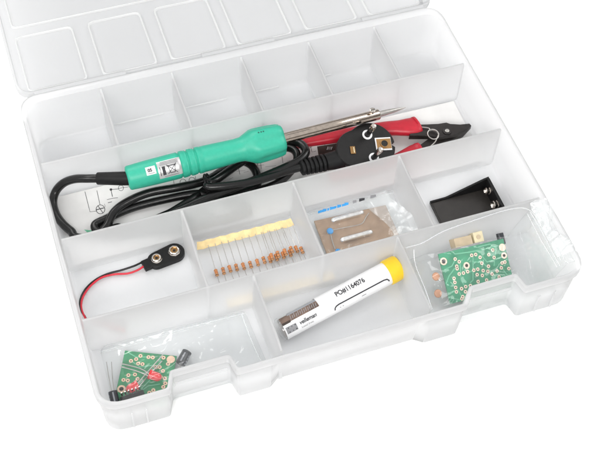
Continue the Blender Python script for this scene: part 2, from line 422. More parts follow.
for t, r in dense:
    ring = []
    for k in range(n):
        th = 2 * pi * k / n; rr = r
        if t > tH:                                        # the nose is drawn in between soft lobes
            w = min(1, (t - tH) / 12)
            rr = r * (1 - .15 * w * (.5 - .5 * cos(5 * th + .6)) ** 1.5)
        ring.append(A + ax * t + up * rr * cos(th) + side * rr * sin(th))
    rings.append(ring)
HANDLE = MB().loft(rings, teal).build('handle', IRON, sharp=50)
def hmap(u, v, off=.12):                                  # u along the handle (mm), v round it (mm)
    r = rad(u) + off; th = v / rad(u)
    return A + ax * u + (fr_dir * cos(th) + fr_side * sin(th)) * r
# orientation of v on the picture: positive v is up
sg = 1 if fr_side.dot(V((0, 1, 0))) > 0 else -1
def hm(off): return lambda u, v: hmap(u, v * sg, off)
t0, t1 = tpx(157), tpx(180)
st = MB(); st.patch(t0, -7.3, t1, 6.6, hm(.16), silverl, 14, 24)
hw = hm(.42)
st.stroke([(t0 + 8, 1.5), (t0 + 9, -4)], .5, hw, ink, dense=.7); st.stroke([(t0 + 12.5, -4), (t0 + 13.6, 1.5)], .5, hw, ink, dense=.7)
st.stroke([(t0 + 7.2, 1.6), (t0 + 14.3, 1.6)], .6, hw, ink, dense=.7); st.stroke([(t0 + 9, -4), (t0 + 12.5, -4)], .5, hw, ink, dense=.7)
st.stroke([(t0 + 7, -4.6), (t0 + 14.5, 2.6)], .45, hw, ink, dense=.7); st.stroke([(t0 + 7, 2.6), (t0 + 14.5, -4.6)], .45, hw, ink, dense=.7)
st.patch(t0 + 3.2, -4.6, t0 + 5.6, 2.0, hm(.42), ink, 2, 10); st.stroke([(t0 + 1.6, -4.8), (t0 + 1.6, 2)], .5, hw, ink, dense=.7)
for v in (5.6, 4.4, 3.3): st.stroke([(t0 + 1 + v * .3, v), (t1 - 2.2, v)], .35, hw, ink_g, dense=.7)
st.stroke([(t0 + 4, -6), (t1 - 3, -6)], .4, hw, ink_g, dense=.7)
st.build('rating_sticker', HANDLE, fix=False, label='silver foil sticker with crossed out bin symbol')
t0, t1 = tpx(145.5), tpx(155)
st = MB(); st.patch(t0, -1.8, t1, 4.6, hm(.16), whitel, 6, 12)
st.text('05', 3.4, t0 + 1.4, .6, hw, ink, bold=.12); st.stroke([(t0 + 1.2, -.7), (t1 - 1.2, -.7)], .4, hw, ink_g, dense=.7)
st.build('date_sticker', HANDLE, fix=False, label='small white date sticker')
mk = MB()
for px in (258.5, 261, 263.2): mk.patch(tpx(px), 9.4, tpx(px + 1.3), 10.6, hm(.1), teal_dark)
mk.build('moulded_mark', HANDLE, fix=False)
te, tb = tpx(282.5), tpx(379)
b = MB(); b.lathe(A, ax, [(te - 4, 4.3), (te + 1, 4.3), (tb - .6, 4.3), (tb, 3.9), (tb, 2.6), (tb - 6, 2.3)], barrel_m, 32)
b.stroke([(te + 3, 2.0), (te + 22, 2.0)], .25, lambda u, v: A + ax * u + (fr_dir * cos(v / 3.9) + fr_side * sg * sin(v / 3.9)) * 4.36, darkhole)
BARREL = b.build('barrel', IRON)
b = MB(); b.lathe(A, ax, [(tb - 7, 2.3), (tb + 4, 2.3), (tb + 12, 1.8), (LT - 3, .75), (LT - .6, .35), (LT, .1)], steel, 20); b.build('tip', IRON)
b = MB(); q = A + ax * (tb - 6); b.cyl(q + up * 3.2, q + up * 6.2, 1.5, chrome, 14, .3); b.cyl(q + up * 6.2, q + up * 7.6, 2.4, chrome, 18, .5)
b.box(q + up * 7.65, (3.6, .5, .3), darkhole); b.build('clamp_screw', BARREL)
SL0 = at(97, 178.5, 31)
b = MB(); SLD = (SL0 - A).normalized(); SLL = (SL0 - A).length; b.lathe(A, SLD, [(-3, 5.4), (2, 5.4), (SLL - .6, 4.8), (SLL, 4.4), (SLL, 3)], blackm, 28); b.build('cable_sleeve', IRON)

PZ = 24.0; PC = at(371.5, 145.5, PZ)                      # centre of the plug face
pn = V((.07, -.34, 1)).normalized()                        # the face looks almost straight up
e1 = at(373.8, 157.8, PZ) - at(367.2, 134.8, PZ); e1 = (e1 - pn * e1.dot(pn)).normalized(); e2 = e1.cross(pn)
if e2.x < 0: e2 = -e2
def C_(pts, **k): return [at(*p) if isinstance(p[0], float) or p[0] > 0 and len(p) == 3 else p for p in pts]
def Pm(x, y, z): return V((x, y, z))
path = [SL0 + (A - SL0).normalized() * 3, SL0, at(88, 178.6, 30), at(75, 179, 26), at(64, 182.8, 20), at(56, 191, 13), at(53, 202, 9), at(55.5, 213, 7), at(62, 223, 7), at(71, 231, 6.5), at(82, 238, 6.5),
        Pm(62, 157, 6.3), Pm(100, 149.5, 6.3), Pm(150, 150.5, 6.3), at(215, 203, 7), at(250, 193.5, 8), at(276, 184, 11), at(290, 172, 14), at(297, 160, 16), at(295, 151, 16.5), at(285, 147.5, 15),
        at(265, 151, 11), at(235, 163, 10), at(207, 180, 14), at(180, 187, 17.5), at(150, 192.5, 16.5), at(129, 201, 14.5), at(115, 211, 12), at(108, 224, 9), at(103.5, 239, 7),
        Pm(87, 152, 6.3), Pm(100, 147.5, 11), at(155, 222, 8), at(172, 212, 10), at(188, 202, 13), at(206, 189, 11), at(222, 172, 9), at(233, 163, 7.5), at(243, 161.5, 7), at(252, 166, 7), at(257, 175, 6.5), at(256, 186, 6), at(240, 192, 6.3),
        at(215, 195.5, 10), at(195, 194, 12), at(160, 200.5, 9.5), at(130, 208.5, 8), at(106, 219, 7), at(95, 225, 6.6), at(99, 232, 6.4), at(112, 229, 6.3), at(120, 228, 6.3), at(125, 237, 6.3), Pm(105, 158, 6.3), Pm(120, 152, 7),
        at(172, 216, 14), at(190, 205.5, 16.5), at(207, 198, 18), at(230, 189.5, 17), at(260, 178, 19), at(284, 168, 20.5), at(300, 160, 21), at(306, 151.5, 21), at(300, 143.5, 19.5), at(286, 141.5, 18),
        at(266, 149, 16), at(240, 163, 16), at(219, 178, 20), at(207, 186, 23), at(220, 186.5, 23), at(246, 183, 21), at(272, 176, 19.5), at(290, 170, 19), at(303, 166.5, 19.2)]
b = MB(); b.tube(path, 3.35, rubber, 14, 8); b.build('power_cable', IRON)
# ribbed strain relief and round two-pin plug
R0 = at(301, 167.8, 19); R1 = at(342, 158.5, 17.5)
b = MB(); dd = R1 - R0; L = dd.length; LR = L * .60; pr = [(-1, 3.6)]
for k in range(6):
    t = LR * k / 6; pr += [(t, 5.6 + k * .12), (t + LR / 6 * .56, 5.7 + k * .12), (t + LR / 6 * .6, 3.9), (t + LR / 6 * .95, 3.9)]
pr += [(LR, 6.0), (L * .8, 6.6), (L + 3, 7.4)]
b.lathe(R0, dd, pr, blackm, 24, squash=1.2); b.build('strain_relief', IRON, sharp=30)
b = MB(); rings = []; n = 56
nk = -dd.normalized(); nk = (nk - pn * nk.dot(pn)).normalized()    # direction of the neck in the face plane
def plug_ring(h, k):
    r = []
    for j in range(n):
        th = 2 * pi * j / n; d = e2 * cos(th) + e1 * sin(th)
        R = 19.8
        c = d.dot(nk)
        if c > .55: R += 9.5 * ((c - .55) / .45) ** 1.3        # body runs out into the neck
        if abs(th - 0.0) < .10 or abs(th - 2 * pi) < .10: R -= 3.2   # keyway
        r.append(PC + d * R * k + pn * h)
    return r
for h, k in ((-17, .55), (-15.5, .72), (-9, .92), (-4, 1.0), (-.8, 1.0), (0, .975), (0, .5), (-.01, .02)): rings.append(plug_ring(h, k))
b.loft(rings, blackp); PLUG = b.build('plug', IRON, sharp=40)
for px, py in ((367.2, 134.8), (373.8, 157.8)):
    q = on_plane(px, py, PC, pn); pd = (pn + e2 * .05).normalized()
    b = MB(); b.lathe(q, pd, [(-1, 2.0), (10, 2.0), (10.2, 2.35), (17.5, 2.35), (18.6, 2.0), (19, 1.2)], chrome, 18)
    b.lathe(q, pd, [(-.5, 2.05), (9.6, 2.08), (9.9, 2.0)], blackp, 18)
    b.build('prong', PLUG)
    b = MB(); b.ring(q, pn, 2.5, 4.1, .5, whitel, 24); b.build('prong_collar', PLUG)
q = on_plane(383.2, 144.2, PC, pn); RR = Matrix((e2, e1, pn)).transposed()
b = MB(); b.box(q + pn * .4, (13.0, 10.8, 1.0), whitel, RR); b.box(q + pn * .9 + e2 * .3, (11.8, 8.4, .8), brass, RR)
b.cyl(q + pn * 1.31 + e2 * .6, q + pn * 1.42 + e2 * .6, 2.7, darkhole, 20); b.ring(q + pn * 1.3 + e2 * .6, pn, 2.7, 3.4, .5, brass, 20); b.build('earth_contact', PLUG)
q = on_plane(352.7, 150.3, PC, pn)
b = MB(); b.box(q + pn * .3, (4.0, 6.2, .9), brass, RR); b.box(q + pn * .85 + e2 * .9, (.7, 4.6, .3), cream, RR); b.build('earth_contact', PLUG)
# wire tie round the coil
b = MB(); TC = at(207, 187, 15); td = (at(230, 182, 15) - at(190, 191, 15)).normalized(); ta, tb_ = frame(td)
pts = []
for k in range(0, 2 * 22 + 1):
    th = 2 * pi * k / 22; pts.append(TC + td * (k * .09 - 2) + ta * 12.0 * cos(th) + tb_ * 8.8 * sin(th))
b.tube(pts, .7, blackm, 8, 2)
b.tube([pts[0], pts[0] + V((2, -3, 2)), pts[0] + V((5, -5, 1)), pts[0] + V((9, -4, -1))], .7, blackm, 8, 5)
tag(b.build('cable_tie'), 'thin black twist tie wound round the coiled mains lead', 'cable tie')

# ------------------------------------------------------------------ flush cutters
CUT = thing('side_cutters', 'red handled black side cutters lying behind the round plug', 'side cutters', tuple(at(430, 135, 3)))
def flat_z(w, h): return lambda t: (w(t), h(t))
def grip(pts, ws, z, name='handle_grip'):
    P = smooth([at(a, b_, z) for a, b_ in pts], 8); N = len(P); m = MB(); rings = []; n = 22
    for i, p in enumerate(P):
        d = (P[min(i + 1, N - 1)] - P[max(i - 1, 0)]); d.z = 0; d.normalize(); s = V((-d.y, d.x, 0))
        u = i / (N - 1) * (len(ws) - 1); k = min(int(u), len(ws) - 2); w = ws[k] + (ws[k + 1] - ws[k]) * (u - k)
        h = min(4.6, w * .8) + (1.0 if i > N - 6 else 0)
        rings.append([p + s * w * (abs(cos(2 * pi * j / n)) ** .8) * (1 if cos(2 * pi * j / n) > 0 else -1) + V((0, 0, h * sin(2 * pi * j / n))) for j in range(n)])
    m.loft(rings, red); return m.build(name, CUT, sharp=50)
grip([(240, 161), (270, 151), (300, 143.5), (330, 138), (360, 132.5), (385, 128.8), (402, 127.8), (413, 126.5), (417.5, 125)], [2.2, 3.2, 3.8, 4.5, 5.3, 6.2, 6.4, 6.9, 8.4, 8.8, 8.4], 12)
grip([(330, 182), (360, 174), (385, 166), (402, 158), (413, 152.5), (420, 149.5)], [3.0, 4.5, 5.5, 6, 6.6, 6.0], 9.5)
def pprism(m, pts, z0, z1, mat, bev=.6): m.prism([(at(a, b_, (z0 + z1) / 2).x, at(a, b_, (z0 + z1) / 2).y) for a, b_ in pts], z0, z1, mat, bev)
m = MB(); pprism(m, [(411, 126.5), (428, 126), (438, 125.5), (446, 124.2), (450, 125.6), (460, 126.2), (469.5, 125.3), (471, 127), (467, 131), (455, 136), (440, 139), (428, 137.5), (409, 137.5)], 9, 13.5, burn)
m.build('jaw', CUT, sharp=25)
m = MB(); pprism(m, [(413, 153), (419, 147), (430, 139), (440, 133), (450, 131), (460, 131), (470.5, 127.6), (463, 135.6), (452, 141), (440, 145), (428, 149), (418, 157)], 4.5, 8.9, burn)
m.build('jaw', CUT, sharp=25)
m = MB(); q = at(447, 131.5, 13.5); m.cyl(q, q + V((0, 0, 1.0)), 3.6, burn, 20, .4); m.cyl(q + V((0, 0, .9)), q + V((0, 0, 1.4)), 1.8, steel, 14, .2); m.build('pivot', CUT)
m = MB(); zz = 15.2; c = at(433, 134.8, zz)
pts = [at(412, 126.6, 14.6), at(422, 127.2, 14.8), at(429, 128.3, zz)] + [c + V((cos(t) * 4.4, sin(t) * 5.0, k * .06)) for k, t in enumerate([radians(100 - k * 24) for k in range(0, 21)])] + [at(437.5, 137, 15), at(435, 142, 12), at(430, 147, 10)]
m.tube(pts, .5, wire_m, 8, 4); m.build('spring', CUT)

# ------------------------------------------------------------------ battery snap
CL = thing('battery_snap', 'black battery snap connector with red and black wires in the left compartment', 'battery clip', tuple(at(164, 256, 2)))
c0, c1 = at(156.6, 259.2, 6), at(174.2, 251.6, 6); d = (c1 - c0).normalized(); s = V((-d.y, d.x, 0))
def stadium(ra, rb, ea=0, n=14):
    pts = [c1 + (d * cos(t) + s * sin(t)) * rb for t in [radians(-90 + 180 * k / n) for k in range(n + 1)]]
    pts += [c0 + (d * cos(t) + s * sin(t)) * ra for t in [radians(90 + 180 * k / n) for k in range(n + 1)]]
    return [(p.x, p.y) for p in pts]
m = MB(); P0 = stadium(7.0, 7.9)
m.loft([[(x, y, 2.2) for x, y in P0], [(x, y, 5.6) for x, y in P0], [(x, y, 6.2) for x, y in stadium(6.4, 7.3)]], blackm)
q = c0 - d * 8.2; m.box((q.x, q.y, 4), (6, 8.4, 3.4), blackm, Matrix((d, s, V((0, 0, 1)))).transposed())
m.build('body', CL, sharp=40)
for c, r, hexa in ((c0, 3.7, 0), (c1, 4.3, 1)):
    m = MB(); c = V((c.x, c.y, 6.2))
    m.lathe(c, (0, 0, 1), [(0, r + .4), (.5, r + .4), (.9, r), (2.2, r - .2), (2.6, r - .7), (2.4, r - 1.3), (.9, r - 1.7)], chrome, 8 if hexa else 24)
    m.lathe(c + V((0, 0, .9)), (0, 0, 1), [(0, r - 1.3), (.3, r - 1.4), (.5, 1.2), (.3, 1.0)], brass, 20); m.cyl(c + V((0, 0, 1.35)), c + V((0, 0, 1.5)), 1.1, darkhole)
    m.build('snap_terminal', CL)
bw = [at(149, 261.5, 4), at(143, 262, 4.2), at(134, 266, 4), at(122, 270, 3.4), at(108, 273.7, 3), at(96, 279.5, 3), at(86, 288.5, 3), at(80.5, 299, 3), at(80.5, 308, 3), at(84.5, 316, 3), at(91, 323, 3), Pm(26, 84, 3), Pm(36, 80, 3)]
rw = [at(149, 264, 4), at(145, 265.5, 4), at(138, 270, 3.6), at(128, 273.5, 3), at(114, 274.5, 3), at(101, 278, 3), at(90, 286.5, 3), at(83.5, 296, 3), at(81.3, 303.5, 3), at(82, 311, 3), at(86, 319, 3), at(90, 326, 3), Pm(24, 81, 3), Pm(33, 77, 3)]
m = MB(); m.tube(bw, .8, rubber, 10, 8); m.build('wire', CL, label='black wire')
m = MB(); m.tube([p + V((0, 0, .1)) for p in rw], .8, redwire, 10, 8); m.build('wire', CL, label='red wire')

# ------------------------------------------------------------------ taped resistors
RS = thing('resistor_strip', 'row of small tan resistors on a strip of yellow paper tape', 'resistors', tuple(at(245, 245, 2)))
tl = [at(197 + (292.3 - 197) * k / 16, 246.4 + (222.2 - 246.4) * k / 16 + (.5 if k % 2 else -.3), 7 + (.5 if k % 2 else 0) + k * .1) for k in range(17)]
m = MB(); rings = []
for k, p in enumerate(tl):
    d = (tl[min(k + 1, 16)] - tl[max(k - 1, 0)]); d.z = 0; d.normalize(); s = V((-d.y, d.x, .35)).normalized()
    rings.append([p + s * 3.1, p + s * 3.1 + V((0, 0, .35)), p - s * 3.0 + V((0, 0, .35)), p - s * 3.0])
m.loft(rings, tape_m); m.build('paper_tape', RS, sharp=3)
RX = [216.4, 223.4, 229.9, 236.5, 243.5, 250.5, 257.5, 264, 270, 276.4, 283.2, 290.2, 296.5, 301.8]
RY = [272.8, 271, 268.9, 267.5, 266.3, 264.7, 262.6, 260.2, 259.4, 257.4, 255.2, 253.2, 249.2, 250.2]
spots = [(x, y, 0) for x, y in zip(RX, RY)] + [(271.8, 256.8, 1), (278.2, 254.6, 1), (285.2, 252.2, 1), (291.6, 249.8, 1)]
for k, (px_, py_, lay) in enumerate(spots):
    u = (px_ - 216.4) / 85.4; top = at(208.3 + 84.4 * u, 245.8 - 20.2 * u, 7.6 + u * 1.6); c = at(px_, py_, 4.0 + lay * 2.3)
    d = (c - top).normalized(); dn = (d + V((random.uniform(-.04, .04), 0, 0))).normalized()
    dn.z *= .4; dn.normalize()
    m = MB(); r = 1.15
    m.lathe(c - dn * 3.1, dn, [(0, .5), (.25, 1.1), (.6, 1.35), (1.5, 1.3), (1.9, r), (4.3, r), (4.7, 1.3), (5.6, 1.35), (5.95, 1.1), (6.2, .5)], resb, 14)
    for t, mt in ((.75, band_o), (2.2, band_b if k % 2 else band_o), (3.2, band_o), (5.0, band_b)):
        m.lathe(c - dn * 3.1, dn, [(t, 1.0), (t, 1.42 if t < 1.5 or t > 4.6 else 1.24), (t + .55, 1.42 if t < 1.5 or t > 4.6 else 1.24), (t + .55, 1.0)], mt, 14)
    R_ = m.build('resistor', RS)
    e = c + dn * 20; e.z = 3.2; e.y = max(e.y, 75)
    m = MB(); m.tube([top + V((0, .6, .2)), top.lerp(c, .5) + V((0, 0, .4)), c, c + dn * 8, e], .27, wire_m, 6, 4); m.build('lead', R_)
m = MB(); m.box((152, 76.5, 3.4), (84, 5.5, .5), tape_m); m.build('paper_tape', RS)

# ------------------------------------------------------------------ board, capacitors and bag in the third compartment
bl, br, tr_, tl_ = at(327.5, 254, 4), at(394, 238, 4), at(385.5, 206, 4), at(314, 222, 4)
ex = (tr_ - tl_).normalized(); ey = V((-ex.y, ex.x, 0)); o0 = tl_
TOPZ = 5.6
def bmapz(off): return lambda a, b_: V(((o0 + ex * a - ey * b_).x, (o0 + ex * a - ey * b_).y, TOPZ + off))
Wb = (tr_ - tl_).length
m = MB(); q = [bmapz(0)(0, 0), bmapz(0)(Wb, 0), bmapz(0)(Wb + 1, 48), bmapz(0)(1, 48)]
m.prism([(p.x, p.y) for p in q][::-1], 3.6, TOPZ, brownb, .2)
BR = m.build('brown_board', sharp=20); tag(BR, 'brown card board inside clear bag, blue disc capacitor on it', 'board')
for a, b_, i in ((333.5, 220.3, 0), (342.5, 240, 1)):
    p = at(a, b_, 7.6); q = at(a + 28.0, b_ - 7.8, 7.6)
    d = (q - p).normalized()
    m = MB(); m.tube([p + V((0, 0, -2.4)), p + V((0, 0, -.6)), p + d * 1.2, p.lerp(q, .3), p.lerp(q, .7), q - d * 1.2, q + V((0, 0, -.6)), q + V((0, 0, -2.4))], 2.2, polished, 14, 6)
    tag(m.build('wire_clip'), ('upper' if i == 0 else 'lower') + ' of two bright metal clips lying on the brown board', 'metal clip', 'bright metal clips on the brown board')
CP = thing('disc_capacitor', 'bright blue disc capacitor with long thin bent leads on the brown board', 'capacitor', tuple(at(330, 231.5, 6)))
m = MB(); q = at(330, 231.3, 6.6); m.lathe(q, (.1, -.2, 1), [(-.8, 1.2), (-.5, 2.4), (.4, 2.7), (1.3, 2.3), (1.7, 1)], blue, 20); m.build('body', CP)
m = MB(); m.tube([at(331, 230.5, 6.8), at(345, 227.5, 6.8), at(358, 225, 6.8), at(363, 222.5, 6.8), at(366, 217, 6.8), at(369, 213, 6.8)], .35, wire_m, 6, 5); m.build('lead', CP)
m = MB(); m.tube([at(330.5, 233, 6.6), at(332, 240, 6.4), at(335, 249, 6.4)], .4, wire_m, 6, 4); m.build('lead', CP)
m = MB(); q = at(338, 252, 6.8); m.lathe(q, (.1, -.2, 1), [(-.8, 1.2), (-.5, 2.2), (.4, 2.5), (1.3, 2.2), (1.7, 1)], blue, 20)
tag(m.build('disc_capacitor'), 'blue disc capacitor half hidden at the front edge of the brown board', 'capacitor')

def bag(name, label, poly, zf, mat, prn=None, nx=56, ny=36, wr=1.0, zb=2.2, seed=0, seams=()):
    """a closed bag: top film pushed up by what is inside, bottom film flat. poly: four xy corners, zf(u,v) height"""
    P = [V((p[0], p[1])) for p in poly]
    def xy(u, v): return (P[0] * (1 - u) + P[1] * u) * (1 - v) + (P[3] * (1 - u) + P[2] * u) * v
    m = MB(); vs = []
    for layer in (0, 1):
        for j in range(ny + 1):
            for i in range(nx + 1):
                u, v = i / nx, j / ny; p = xy(u, v)
                edge = min(1, min(u, 1 - u) * 9, min(v, 1 - v) * 7) ** .6
                w = noise.noise(V((p.x * .035 + seed, p.y * .07, seed))) * 2.6 + abs(noise.noise(V((p.x * .09 + p.y * .05, p.y * .12 - p.x * .06, seed + 4)))) * 2.6
                base = zf(u, v, p)
                if layer: z = base[0] + (base[1] - base[0]) * edge + w * wr * edge
                else: z = base[0] - .15 + 0
                vs.append((p.x, p.y, z))
    K = (nx + 1) * (ny + 1); fs = []
    for j in range(ny):
        for i in range(nx):
            a = j * (nx + 1) + i
            fs.append((a + 1, a, a + nx + 1, a + nx + 2)); fs.append((K + a, K + a + 1, K + a + nx + 2, K + a + nx + 1))
    ring = [i for i in range(nx + 1)] + [j * (nx + 1) + nx for j in range(1, ny + 1)] + [ny * (nx + 1) + i for i in range(nx - 1, -1, -1)] + [j * (nx + 1) for j in range(ny - 1, 0, -1)]
    for k in range(len(ring)):
        a, b_ = ring[k], ring[(k + 1) % len(ring)]; fs.append((a, b_, b_ + K, a + K))
    m.add(vs, fs, mat)
    R_ = bpy.data.objects.new(name, None); COL.objects.link(R_); c = (P[0] + P[2]) / 2; R_.location = V((c.x, c.y, 2)) * S; LOC[R_.name] = (c.x, c.y, 2)
    tag(R_, label, 'plastic bag')
    m.build('film', R_, sharp=180, fix=False)
    for line in seams:
        q = MB(); q.tube([V((*xy(u, v), 0)) + V((0, 0, dz)) for u, v, dz in line], .5, seam, 6, 4); q.build('seam', R_)
    return R_
B2 = bag('small_parts_bag', 'small clear crinkled bag over the brown board in the third compartment', [(188, 76), (265, 76), (265, 136), (188, 137)],
    lambda u, v, p: (2.4, 8.5 + 8 * max(0, (u - .75) / .25) + 6 * max(0, v - .8) / .2), bagfilm2, wr=.55, seed=3, seams=([(0, 1, 3), (.5, 1, 4), (1, 1, 3)],))
m = MB(); nx, ny = 20, 34; vs = []
for layer in (0, 1):
    for j in range(ny + 1):
        for i in range(nx + 1):
            u, v = i / nx, j / ny; y = 80 + 52 * v; x = 246 + 5 * sin(v * 4.5) + 18 * u - 4 * v
            w = noise.noise(V((x * .08, y * .09, 2))) * 2.5 + abs(noise.noise(V((x * .06, y * .12, 7)))) * 3.2
            vs.append((x, y, 8 + 7 * u + w * min(1, u * 5) + (.25 if layer else 0)))
K = (nx + 1) * (ny + 1); fs = []
for j in range(ny):
    for i in range(nx):
        a = j * (nx + 1) + i; fs += [(a + 1, a, a + nx + 1, a + nx + 2), (K + a, K + a + 1, K + a + nx + 2, K + a + nx + 1)]
m.add(vs, fs, foldfilm); m.build('folded_end', B2, sharp=180, fix=False)
m = MB()
def bag2(a, b_): return at(a, b_, 15)
x = 318
for k, (w_, mt) in enumerate([(5, blue), (3.5, blue), (2, blue), (3.6, blue), (3, blue), (4, blue), (2.6, blue), (4, blue), (3, None), (3.6, ink_g), (2, None), (5.5, ink), (5, None), (5.5, ink_g)]):
    if mt: m.add([bag2(x, 212.4 - (x - 318) * .285 - 1.3 - (k % 2) * .8), bag2(x + w_, 212.4 - (x + w_ - 318) * .285 - 1.3), bag2(x + w_, 212.4 - (x + w_ - 318) * .285 + 1), bag2(x, 212.4 - (x - 318) * .285 + 1.1)], [(0, 1, 2, 3)], mt)
    x += w_ + (.7 if k % 3 else 0)
m.build('printing', B2, fix=False, label='blue and black print on the bag')

# ------------------------------------------------------------------ black battery holder
BH = thing('battery_holder', 'open black plastic battery holder tray with two metal contacts', 'battery holder', (315, 102, 1.7))
x0, x1, y0, y1 = 290, 338.5, 86.5, 118.3
m = MB(); m.box(((x0 + x1) / 2, (y0 + y1) / 2, 2.9), (x1 - x0, y1 - y0, 2.0), satin)
m.box((x0 + 7, (y0 + y1) / 2, 4.0), (12, y1 - y0 - 5, .4), satin)
tray = m.build('tray', BH)
m = MB()
for y in (y0, y1 - 1.6):
    pr = [(x0, 3.8), (x0, 5.0), (x0 + 13, 5.2), (x0 + 15, 5.8), (x1 - 4, 17.0), (x1, 18.0), (x1, 3.8)]
    m = MB(); m.loft([[(a, y, b_) for a, b_ in pr], [(a, y + 1.6, b_) for a, b_ in pr]], blackm); m.build('side_wall', BH, sharp=20)
m = MB(); m.box((x1 - .9, (y0 + y1) / 2, 10.9), (2.2, y1 - y0 - 3.3, 14.2), blackm); m.build('end_wall', BH)
for dy, rr, hexa in ((-7.2, 4.0, 8), (7.2, 3.2, 20)):
    q = V((x1 - 2.0, (y0 + y1) / 2 + dy, 11.5)); m = MB()
    m.lathe(q, (-1, 0, .25), [(0, rr), (.6, rr), (1.0, rr - .8), (3.0, rr - .9), (3.6, rr - .4), (3.9, rr - 1.2), (3.2, rr - 1.8), (2, .5)], chrome, hexa); m.build('contact', BH)

# ------------------------------------------------------------------ solder tube
T0, T1 = at(279.2, 330.5, 10.5), at(388, 272.6, 19)
ta = (T1 - T0).normalized(); TL = (T1 - T0).length; TR = 8.7
tf = (CAM - (T0 + T1) / 2); tf = (tf - ta * tf.dot(ta)).normalized(); ts = tf.cross(ta).normalized()
if ts.y < 0: ts = -ts
def tmap(off): return lambda u, v: T0 + ta * u + (tf * cos(v / TR) + ts * sin(v / TR)) * (TR + off)
TB = thing('solder_tube', 'clear solder tube with a white label and yellow cap', 'tube', tuple((T0 + T1) / 2 - V((0, 0, 14))))
m = MB(); m.lathe(T0, ta, [(0, 7.0), (.6, 8.3), (1.6, TR - .1), (TL, TR - .1), (TL, TR - 1.1), (1.8, TR - 1.1), (1.4, 6.5)], tubeplastic, 40); TBODY = m.build('clear_body', TB)
m = MB(); m.lathe(T0, ta, [(2.0, 5.2), (2.2, 7.0), (28, 7.1), (29, 5)], solderm, 24); m.build('solder_coil', TB)
m = MB(); Lm = tmap(.12); w = pi * TR
# label wraps the tube; its upper left corner leaves a window on the contents
u0, u1 = 2.2, TL - 1.5
def pt(a, b_, c, e, mt, off=.12): m.patch(a, b_, c, e, tmap(off), mt, max(1, int((c - a) / 4)), max(2, int((e - b_) / .5)))
pt(u0, -w * .95, u1, 1.4, whitel); pt(33, 1.4, u1, w * .95, whitel)
pt(u0 + .2, 1.4, 9, 3.2, ink_brown); pt(9, 1.4, 33, 2.0, whitel); pt(u0 + .2, 3.2, 9, 8.5, solderm); pt(9, 2.0, 33, 7.2, solderm); pt(9, 7.2, 33, 10.0, capmark)
ik = tmap(.42)
for k in range(14): m.stroke([(10 + k * 1.6, 2.6 + (k % 3) * .3), (10.8 + k * 1.6, 6.6 - (k % 2))], .35, ik, capmark)
m.text('PO#1164076', 5.3, TL * .51, 2.0, ik, ink, bold=.13, sx=.86)
br = [(TL * .455, -6.6), (TL * .46, -4.9), (TL * .475, -3.9), (TL * .50, -3.5)]
m.stroke(br + [(TL - 8, -3.5), (TL - 5.4, -4.0), (TL - 4.3, -5.4), (TL - 4.2, -6.4)], .95, ik, ink)
m.stroke([(TL * .50, -6.3), (TL * .51, -6.3)], .6, ik, ink_g); m.stroke([(TL * .525, -6.2), (TL * .535, -6.2)], .6, ik, ink_g); m.stroke([(TL * .70, -6.6), (TL * .74, -6.6)], .5, ik, ink_g)
m.text('velleman', 4.2, 14, -3.4, ik, ink, bold=.10, slant=.25, sx=.95)
m.text('Lead free', 2.6, 14.5, -6.6, ik, ink_g, bold=.0)
m.patch(3.2, -5.8, 11.8, -.6, tmap(.2), ink_g, 3, 6)
for k in range(6): m.stroke([(3.8 + k * 1.4, -5.2), (3.8 + k * 1.4, -1.2)], .4 + (k % 3) * .25, tmap(.34), ink if k % 2 else capmark)
m.build('paper_label', TB, fix=False)
m = MB(); m.lathe(T0, ta, [(TL - 1.5, TR + .2), (TL - 1.2, TR + .9), (TL + .4, TR + 1.1), (TL + 8.3, TR + .9), (TL + 9.4, TR + .2), (TL + 9.8, TR - 1), (TL + 9.6, 3), (TL + 9.6, .1)], yellow, 40)
cap = m.build('cap', TB, sharp=50)
for k in range(30):
    pass

# ------------------------------------------------------------------ right compartment: circuit board in a zip bag
a_, b1_, c_ = at(438.5, 254, 27), at(503.2, 238.6, 19), at(446.5, 305, 8)
u_ = (b1_ - a_); Wp = u_.length; u_.normalize(); v_ = (c_ - a_); v_ = v_ - u_ * v_.dot(u_); Hp = v_.length; v_.normalize(); nn = v_.cross(u_)
if nn.z < 0: nn = -nn
def pm(off): return lambda a, b_: a_ + u_ * a + v_ * b_ + nn * off
PB = thing('circuit_board', 'larger green circuit board with pale solder pads inside a zip bag at right', 'circuit board', tuple(a_ + u_ * 25 + v_ * 20 - V((0, 0, 15))))
def pcb_mesh(W_, H_, mask, pads, traces, O, U, Vv, N, thick=1.5, wpad=pad, notch=()):
    m = MB(); c = O + U * W_ / 2 + Vv * H_ / 2 - N * thick / 2
    m.box(c, (W_, H_, thick), mask, Matrix((U, Vv, N)).transposed())
    for i, (ln, w) in enumerate(traces): m.stroke(ln, w, lambda a, b_: O + U * a + Vv * b_ + N * (.04 + (i % 5) * .006), trace)
    for x, y, r, hole in pads:
        q = O + U * x + Vv * y + N * .08
        m.cyl(q, q + N * .12, r, wpad, 16)
        if hole: m.cyl(q + N * .121, q + N * .15, hole, darkhole, 12)
    return m
def p2(px, py, O, U, Vv, N):
    q = on_plane(px, py, O, N) - O; return (q.dot(U), q.dot(Vv))
big = [(441, 262, 2.9, 1.7), (466.5, 265.5, 2.6, 1.3), (504, 255.5, 2.5, 1.2), (508, 246, 2.9, 0)]
sm = []
